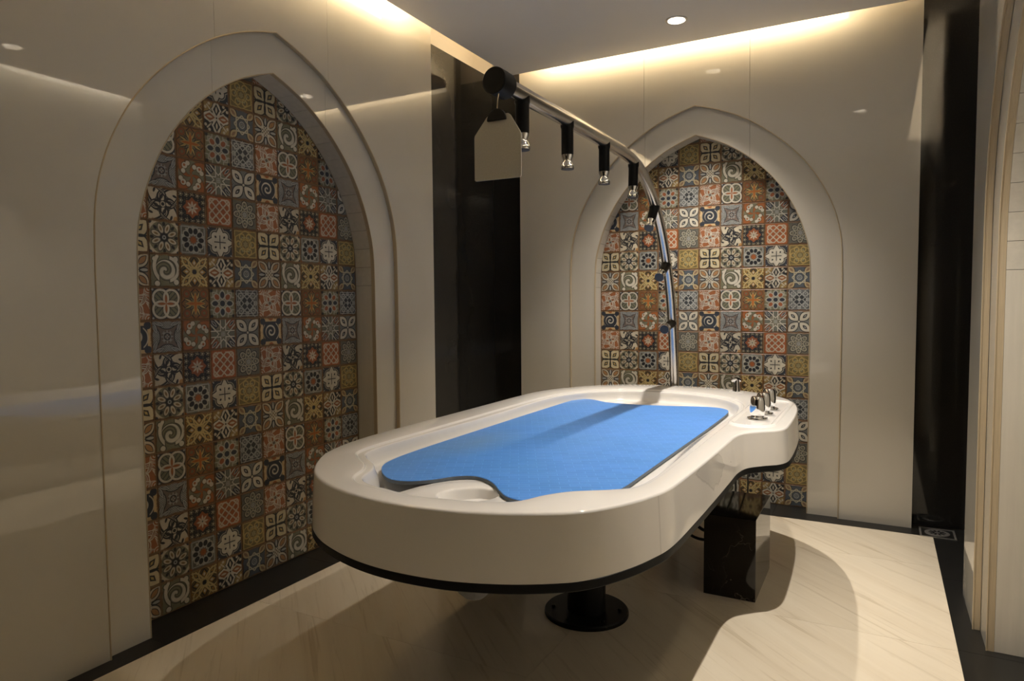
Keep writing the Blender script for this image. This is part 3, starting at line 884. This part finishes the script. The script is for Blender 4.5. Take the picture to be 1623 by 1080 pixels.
# ------------------------------------------------------------------ spa table
ZT = 5.75
OUT_T = [(6.46, -9.2), (6.46, -12), (6.47, -15), (6.5, -18), (6.62, -19.5), (6.95, -20.7), (7.42, -21.5), (7.95, -22.15), (8.45, -22.57), (9.05, -22.92), (9.85, -23.22),
         (10.6, -23.38), (11.4, -23.42), (12.35, -23.32), (13.3, -23.02), (14.1, -22.6), (14.58, -22.2), (15.02, -21.5), (15.3, -20.8), (15.48, -20.0), (15.56, -18.2),
         (15.6, -16.4), (15.62, -14.9), (15.64, -14.15), (15.78, -13.55), (16.15, -13.12), (16.5, -12.8), (16.69, -12.35), (16.74, -11.6), (16.72, -9.9), (16.63, -8.3), (16.38, -6.85),
         (15.9, -5.7), (15.2, -4.85), (14.1, -4.1), (12.9, -3.68), (11.6, -3.55), (10.2, -3.68), (8.9, -4.15), (7.8, -5.1), (7.0, -6.5), (6.58, -7.8)]
RIDGE_L = [(11.1, -22.92), (10.3, -22.78), (9.7, -22.64), (9.3, -22.4), (9.1, -22.1), (8.92, -21.65), (8.58, -21.2), (7.95, -20.72), (7.6, -20.3), (7.46, -19.5), (7.43, -18), (7.42, -14), (7.42, -10.5),
           (7.5, -9), (7.8, -7.6), (8.5, -6.4), (9.6, -5.6), (11.1, -5.3)]
RIDGE = RIDGE_L + [(22.2 - a + 0.28 * min(1.0, max(0.0, (11.1 - a) / 3.0)), b) for a, b in reversed(RIDGE_L[1:-1])]
TC = (11.05, -13.6)
NT = 480
def polar_of(pts, c, thetas):
    d = np.array(catmull(pts, 10, True)) - np.array(c)
    th = np.arctan2(d[:, 1], d[:, 0]); r = np.hypot(d[:, 0], d[:, 1])
    o = np.argsort(th); th, r = th[o], r[o]
    return np.interp(thetas, np.concatenate([th - 2 * math.pi, th, th + 2 * math.pi]), np.concatenate([r, r, r]))
# angles spaced evenly along the outer outline
dd = np.array(catmull(OUT_T, 10, True)); L_ = np.concatenate([[0], np.cumsum(np.hypot(*np.diff(np.vstack([dd, dd[:1]]), axis=0).T))])
ss = np.linspace(0, L_[-1], NT, endpoint=False)
px = np.interp(ss, L_, np.append(dd[:, 0], dd[0, 0])); py = np.interp(ss, L_, np.append(dd[:, 1], dd[0, 1]))
TH = np.arctan2(py - TC[1], px - TC[0])
RO = polar_of(OUT_T, TC, TH); RR = polar_of(RIDGE, TC, TH)
# kernel-smooth the radial outline a touch
CT, ST = np.cos(TH), np.sin(TH)
def zb_of(y): return np.clip(4.48 + (y + 23.4) * 0.027, 4.46, 4.76)

def loft(g, loops, close_in=False, mi=0):
    """loops: list of (radius array, z array)"""
    vs, fs = [], []
    for r, z in loops:
        z = np.broadcast_to(z, r.shape)
        vs += [(TC[0] + r[i] * CT[i], TC[1] + r[i] * ST[i], z[i]) for i in range(NT)]
    for k in range(len(loops) - 1):
        for i in range(NT):
            j = (i + 1) % NT
            fs.append((k * NT + i, k * NT + j, (k + 1) * NT + j, (k + 1) * NT + i))
    if close_in:
        fs.append(tuple(range((len(loops) - 1) * NT, len(loops) * NT)))
    return g.add(vs, fs, mi)

table = empty('wet_massage_table', (11.05, -13.6, 0))
tag(table, 'white acrylic wet massage table on a black pedestal column', 'massage table')
ZB = zb_of(TC[1] + RO * ST)
one = np.ones(NT)
loft(G(), [(RO + .075, ZB), (RO + .06, ZB * .6 + 5.5 * .4), (RO + .02, 5.5 * one), (RO + .006, 5.70 * one)]).obj('skirt', 'white_skirt', table, smooth=True)
def fz(r):
    """basin floor, dropping into the channel at the near end"""
    y = TC[1] + r * ST; t = np.clip((-20.2 - y) / 0.8, 0, 1)
    return 5.312 - 0.25 * t * t * (3 - 2 * t)
# the right-hand bank of the basin slopes more gently than the left
BK = 0.26 * np.clip((RO * CT + TC[0] - 12.5) / 2.0, 0, 1) * np.clip((TC[1] + RO * ST + 20.5) / 1.5, 0, 1) * np.clip((-6.5 - TC[1] - RO * ST) / 2.0, 0, 1)
def fl_(k, dz=0.0): return (RR - k, fz(RR - k) + dz)
loft(G(), [(RO + .006, 5.70 * one), (RO, 5.718 * one), (RO - .012, 5.733 * one), (RO - .032, 5.746 * one), (RO - .06, 5.751 * one),
           (RR * .5 + RO * .5, 5.752 * one), (RR + .03, 5.752 * one), (RR + .008, 5.748 * one), (RR - .012, 5.735 * one), (RR - .03, 5.708 * one), (RR - .045, 5.698 * one), (RR - .07, 5.694 * one), (RR - .215, 5.690 * one),
           (RR - .24, 5.685 * one), (RR - .258, 5.668 * one), (RR - .275, 5.645 * one), (RR - .30 - BK * .35, 5.56 * one), (RR - .36 - BK * .8, 5.44 * one), fl_(.42 + BK * .95, .05), fl_(.49 + BK, .015), fl_(.6 + BK), fl_(1.0 + BK), fl_(1.5), (RR - 2.0, fz(RR - 2.0)), (RR * .5, 5.31 * one), (RR * .05, 5.31 * one)],
     True).obj('basin_shell', 'white_acrylic', table, smooth=True, angle=60)
loft(G(), [(RO - .6, ZB - .10), (RO + .05, ZB - .185), (RO + .085, ZB - .16), (RO + .085, ZB - .01), (RO + .04, ZB + .015)]).obj('edge_trim', 'black_rubber', table, smooth=True)
loft(G(), [(RO - .2, ZB - .05), (RO * .5, 4.6 * one), (RO * .05, 4.6 * one)], True).obj('underside', 'black_powder_coat', table)
G().lathe([(0.58, 0.1), (0.58, 4.72)], (11.35, -14.4, 0), n=40, cap=(False, False)).obj('column', 'black_powder_coat', table, smooth=True)
bp_ = G().lathe([(1.27, 0.0), (1.27, .10), (1.24, .13), (0.0, .13)], (11.35, -14.4, 0), n=64, cap=(True, False)).obj('base_plate', 'black_powder_coat', table, smooth=True, origin=(11.35, -14.4, 0))
for k in range(6):
    a = math.radians(20 + 60 * k)
    G().lathe([(0.06, .12), (0.06, .165), (0.04, .18)], (11.35 + 1.0 * math.cos(a), -14.4 + 1.0 * math.sin(a), 0), n=6).obj('bolt', 'black_plastic', bp_)
G().lathe([(0.0, 3.66), (0.2, 3.68), (0.33, 3.80), (0.38, 4.0), (0.38, 4.5)], (12.15, -22.15, 0), n=28, cap=(False, True)).obj('drain_trap', 'grey_plastic', table, smooth=True)

# head rest with a scooped bowl, at the near end
HC = (11.35, -21.08); n = 96
th_h = np.linspace(-math.pi, math.pi, n, endpoint=False)
HR_OUT = [(9.75, -22.3), (9.85, -21.6), (9.98, -20.95), (10.25, -20.35), (10.7, -19.95), (11.2, -19.95), (11.7, -20.25), (12.2, -20.7), (12.7, -21.1), (12.95, -21.6), (12.75, -22.3), (12.2, -22.6), (11.2, -22.7), (10.3, -22.62)]
rh = polar_of(HR_OUT, HC, th_h); rb = 0.60 * (1 + 0.12 * np.cos(2 * (th_h - .7)))
g = G(); vs, fs = [], []
loops = [(rh + .05, 5.03), (rh, 5.28), (rh - .03, 5.315), (rh - .08, 5.335), (rh * .5 + rb * .5, 5.34), (rb + .04, 5.338), (rb, 5.325), (rb - .025, 5.29), (rb - .05, 5.13), (rb - .09, 5.04), (rb * .4, 5.02)]
for r, z in loops: vs += [(HC[0] + r[i] * math.cos(th_h[i]), HC[1] + r[i] * math.sin(th_h[i]), z) for i in range(n)]
for k in range(len(loops) - 1):
    for i in range(n):
        j = (i + 1) % n; fs.append((k * n + i, k * n + j, (k + 1) * n + j, (k + 1) * n + i))
fs.append(tuple(range((len(loops) - 1) * n, len(loops) * n)))
g.add(vs, fs).obj('head_rest', 'white_acrylic', table, smooth=True, angle=60)

# control console: raised racetrack lip round the knobs
def racetrack(cx, cy, hx, hy, n=16):
    r = hx; pts = []
    for k in range(n + 1):
        a = math.pi * k / n; pts.append((cx + r * math.cos(a), cy + hy - r + r * math.sin(a)))
    for k in range(n + 1):
        a = math.pi + math.pi * k / n; pts.append((cx + r * math.cos(a), cy - hy + r + r * math.sin(a)))
    return pts
con = racetrack(15.72, -9.6, 0.62, 2.9)
nn = len(con); vs, fs = [], []
for k, (off, z) in enumerate([(0.08, 5.745), (0.05, 5.785), (0.0, 5.80), (-0.05, 5.785), (-0.10, 5.755)]):
    for (a, b) in con:
        d = Vector((a - 15.72, 0 if abs(b + 9.6) < 2.28 else (b + 9.6 - math.copysign(2.28, b + 9.6)))); d.normalize()
        vs.append((a + d.x * off, b + d.y * off, z))
for k in range(4):
    for i in range(nn):
        j = (i + 1) % nn; fs.append((k * nn + i, k * nn + j, (k + 1) * nn + j, (k + 1) * nn + i))
G().add(vs, fs).obj('console_lip', 'white_acrylic', table, smooth=True, angle=60)
for k, y in enumerate((-11.05, -9.95, -8.85)):
    x = 15.74 + .02 * k
    kn = G().lathe([(0.18, 5.82), (0.215, 5.90), (0.232, 6.12), (0.215, 6.33), (0.195, 6.43), (0.17, 6.46), (0.0, 6.465)], (x, y, 0), n=28, cap=(True, False)).obj('control_knob', 'chrome', table, smooth=True, origin=(x, y, 5.75))
    G().lathe([(0.30, 5.755), (0.315, 5.775), (0.31, 5.80), (0.24, 5.82), (0.0, 5.825)], (x, y, 0), n=32, cap=(True, False)).obj('flange', 'chrome', kn, smooth=True)
fx, fy = 13.95, -4.62
fa = G().lathe([(0.30, 5.74), (0.30, 5.775), (0.0, 5.78)], (fx, fy, 0), n=32, cap=(True, False)).obj('faucet_base', 'white_acrylic', table, smooth=True, origin=(fx, fy, 5.74))
G().lathe([(0.155, 5.775), (0.15, 5.85), (0.13, 6.0), (0.12, 6.25), (0.10, 6.3), (0, 6.3)], (fx, fy, 0), n=24, cap=(True, False)).obj('faucet_body', 'chrome', fa, smooth=True)
G().tube([(fx + .14, fy + .1, 6.22), (fx + .05, fy + .02, 6.27), (fx - .06, fy - .05, 6.29), (fx - .16, fy - .12, 6.27)], [.07, .10, .115, .12], 18).obj('spray_head', 'chrome', fa, smooth=True)

# ------------------------------------------------------------------ blue mat
MAT_OUT = [(8.52, -20.5), (8.22, -20.05), (8.06, -19.4), (7.99, -18.5), (7.96, -17), (7.95, -14), (7.95, -11.4), (7.97, -9.2), (8.0, -7.9), (8.12, -7.35), (8.5, -7.1), (8.95, -7.3), (9.6, -7.66), (10.8, -7.72), (11.9, -7.52),
           (13.0, -7.2), (13.6, -7.15), (14.05, -7.4), (14.28, -8.0), (14.33, -9.5), (14.33, -12), (14.30, -15), (14.27, -18), (14.25, -19.3), (14.12, -19.95), (13.75, -20.65), (13.3, -21.1), (12.8, -21.25), (12.35, -21.15),
           (11.98, -20.82), (11.6, -20.4), (11.2, -20.1), (10.8, -20.0), (10.45, -20.22), (10.15, -20.7), (9.75, -21.05), (9.3, -21.1), (8.88, -20.85)]
mo = catmull(MAT_OUT, 8, True); n = len(mo)
MC = (11.1, -14.0)
g = G()
vs = [(a, b, 5.345) for a, b in mo] + [(a, b, 5.425) for a, b in mo]
def shrink(p, k):
    dx, dy = MC[0] - p[0], MC[1] - p[1]; L = math.hypot(dx, dy); return (p[0] + dx / L * k, p[1] + dy / L * k)
vs += [(*shrink(p, .015), 5.44) for p in mo]
fs = [tuple(reversed(range(n))), tuple(range(2 * n, 3 * n))]; mi = [1, 0]
for i in range(n):
    j = (i + 1) % n
    fs += [(i, j, n + j, n + i), (n + i, n + j, 2 * n + j, 2 * n + i)]; mi += [1, 0]
g.add(vs, fs, mi)
mat_o = g.obj('rubber_mat', ['blue_woven_mat', 'mat_foam_edge'], None, origin=(11.1, -14.0, 5.345))
tag(mat_o, 'bright blue woven rubber mat lying in the white massage table', 'mat')

# ------------------------------------------------------------------ overhead shower bar
PX = 11.0
PIPE = [(-3.08, 0.0), (-3.08, 3.0), (-3.1, 5.6), (-3.22, 6.6), (-3.48, 8.2), (-3.85, 9.68), (-4.45, 11.02), (-5.33, 12.41), (-6.5, 13.56), (-7.75, 14.27), (-8.9, 14.6), (-10.2, 14.70), (-12.5, 14.71), (-15, 14.71), (-19.0, 14.68)]
pp = catmull(PIPE, 8)
bar = empty('overhead_shower_bar', (PX, -3.08, 0))
tag(bar, 'curved steel overhead shower pipe with seven nozzles above the massage table', 'shower pipe')
G().tube([(PX, a, b) for a, b in pp], 0.205, 24).obj('pipe', 'polished_steel_pipe', bar, smooth=True)
G().lathe([(0.42, 0), (0.42, .08), (0.22, .12)], (PX, -3.08, 0), n=32).obj('floor_flange', 'chrome', bar, smooth=True)
G().lathe([(0.0, 0), (0.295, 0.0), (0.315, .02), (0.32, .3), (0.315, .56), (0.21, .58)], (PX, -19.2, 14.66), (0, 1, 0), n=40, cap=(False, False)).obj('end_cap', 'black_rubber', bar, smooth=True)
NOZZLES = [((-17.75, 14.70), (-17.75, 13.32)), ((-14.93, 14.71), (-14.93, 13.31)), ((-11.94, 14.71), (-11.94, 13.32)), ((-8.92, 14.61), (-9.0, 13.27)),
           ((-6.2, 13.31), (-7.02, 12.34)), ((-4.47, 11.05), (-5.58, 10.45)), ((-3.54, 8.52), (-4.78, 8.27))]
for (by_, bz_), (ty, tz) in NOZZLES:
    d = Vector((0, ty - by_, tz - bz_)); L = d.length; d.normalize()
    b0 = Vector((PX, by_, bz_))
    nz = G().lathe([(0.20, .02), (0.20, .20), (0.178, .26), (0.175, L - .40)], b0, d, n=24).obj('nozzle', 'black_plastic', bar, smooth=True, origin=tuple(b0))
    G().lathe([(0.168, L - .41), (0.178, L - .40), (0.172, L - .35), (0.135, L - .27), (0.132, L - .23), (0.165, L - .15), (0.198, L - .08), (0.20, L - .02), (0.19, L)], b0, d, n=28).obj('nozzle_tip', 'chrome', nz, smooth=True)
    G().lathe([(0.186, L - .005), (0.186, L + .012), (0.0, L + .016)], b0, d, n=28, cap=(True, False)).obj('spray_face', 'nozzle_face', nz, smooth=True)

# ------------------------------------------------------------------ placard hanging from the end cap
PY = -19.3
pl = empty('hanging_placard', (11.14, PY, 12.32))
tag(pl, 'frosted plastic placard hanging on a wire from the end of the shower pipe', 'placard')
shape = [(10.55, 12.33), (11.73, 12.33), (11.765, 12.36), (11.765, 13.30), (11.75, 13.36), (11.49, 13.78), (11.43, 13.82), (10.90, 13.82), (10.86, 13.79), (10.53, 13.40), (10.515, 13.34), (10.515, 12.36)]
G().prism(shape, lambda a, b, h: (a, PY + h, b), 0, 0.03).obj('plate', 'frosted_acrylic', pl, bevel=0.006)
clip = [(11.14 + .25 * math.cos(math.pi * k / 20), 13.68 + .27 * math.sin(math.pi * k / 20)) for k in range(21)]
G().prism(clip, lambda a, b, h: (a, PY + h, b), -0.05, 0.08).obj('clip', 'black_plastic', pl, bevel=0.012)
G().tube([(11.13, PY + .02, 13.9), (11.13, PY + .05, 14.15), (11.12, PY + .13, 14.335)], 0.013, 8).obj('hanger_wire', 'wire', pl)

# ------------------------------------------------------------------ marble block, hoses, drain
blk = G().box((14.19, -11.38, 0.0), (15.79, -8.26, 2.62)).obj('marble_block', 'dark_emperador_marble', None, origin=(14.99, -9.8, 0), bevel=0.012)
tag(blk, 'polished black veined marble block standing on the floor beside the table', 'stone block')
def hose(path, r, label):
    o = G().tube(catmull(path, 6), r, 12).obj('hose', 'hose_black', None, smooth=True, origin=path[0])
    tag(o, label, 'hose', 'hoses under the table')
hose([(13.25, -10.4, 4.46), (13.3, -10.4, 3.4), (13.45, -10.4, 2.45), (13.68, -10.4, 1.98), (13.9, -10.4, 1.77), (14.19, -10.4, 1.72)], 0.055, 'upper black hose curving under the table into the marble block')
hose([(12.9, -10.4, 4.46), (13.0, -10.4, 3.0), (13.2, -10.4, 1.95), (13.45, -10.4, 1.58), (13.75, -10.4, 1.43), (14.19, -10.4, 1.42)], 0.05, 'lower black hose curving under the table into the marble block')
hose([(13.6, -2.6, 0.0), (13.6, -2.6, 2.2), (13.62, -2.9, 3.8), (13.6, -4.6, 4.5)], 0.045, 'thin dark upright hose behind the block, nearer the shower pipe')
hose([(14.11, -2.6, 0.0), (14.11, -2.6, 2.2), (14.11, -2.9, 3.8), (14.1, -4.9, 4.5)], 0.035, 'thin dark upright hose behind the block, nearer the right wall')

dr = empty('floor_drain', (21.25, -1.38, 0)); tag(dr, 'square steel floor drain with round grate in the dark border', 'floor drain')
g = G()
for a, b in (((20.63, -2.0, 0.0), (21.88, -1.93, .03)), ((20.63, -.83, 0.0), (21.88, -.76, .03)), ((20.63, -1.93, 0.0), (20.70, -.83, .03)), ((21.81, -1.93, 0.0), (21.88, -.83, .03))): g.box(a, b)
g.obj('frame', 'grey_steel', dr)
G().box((20.70, -1.93, 0.0), (21.81, -.83, .008)).obj('plate', 'dark_floor_granite', dr)
gr = G().lathe([(0.44, .01), (0.44, .035), (0.40, .05), (0.34, .04), (0.0, .035)], (21.25, -1.38, 0), n=40, cap=(True, False)).obj('grate', 'grey_steel', dr, smooth=True, origin=(21.25, -1.38, 0))
for k in range(10):
    a = math.radians(36 * k)
    c, s_ = math.cos(a), math.sin(a)
    G().prism([(.10, -.025), (.30, -.04), (.30, .04), (.10, .025)], lambda p, q, h: (21.25 + p * c - q * s_, -1.38 + p * s_ + q * c, h), .03, .046).obj('slot', 'black_plastic', gr)

for o in bpy.data.objects:
    if '_loc' in o: del o['_loc']
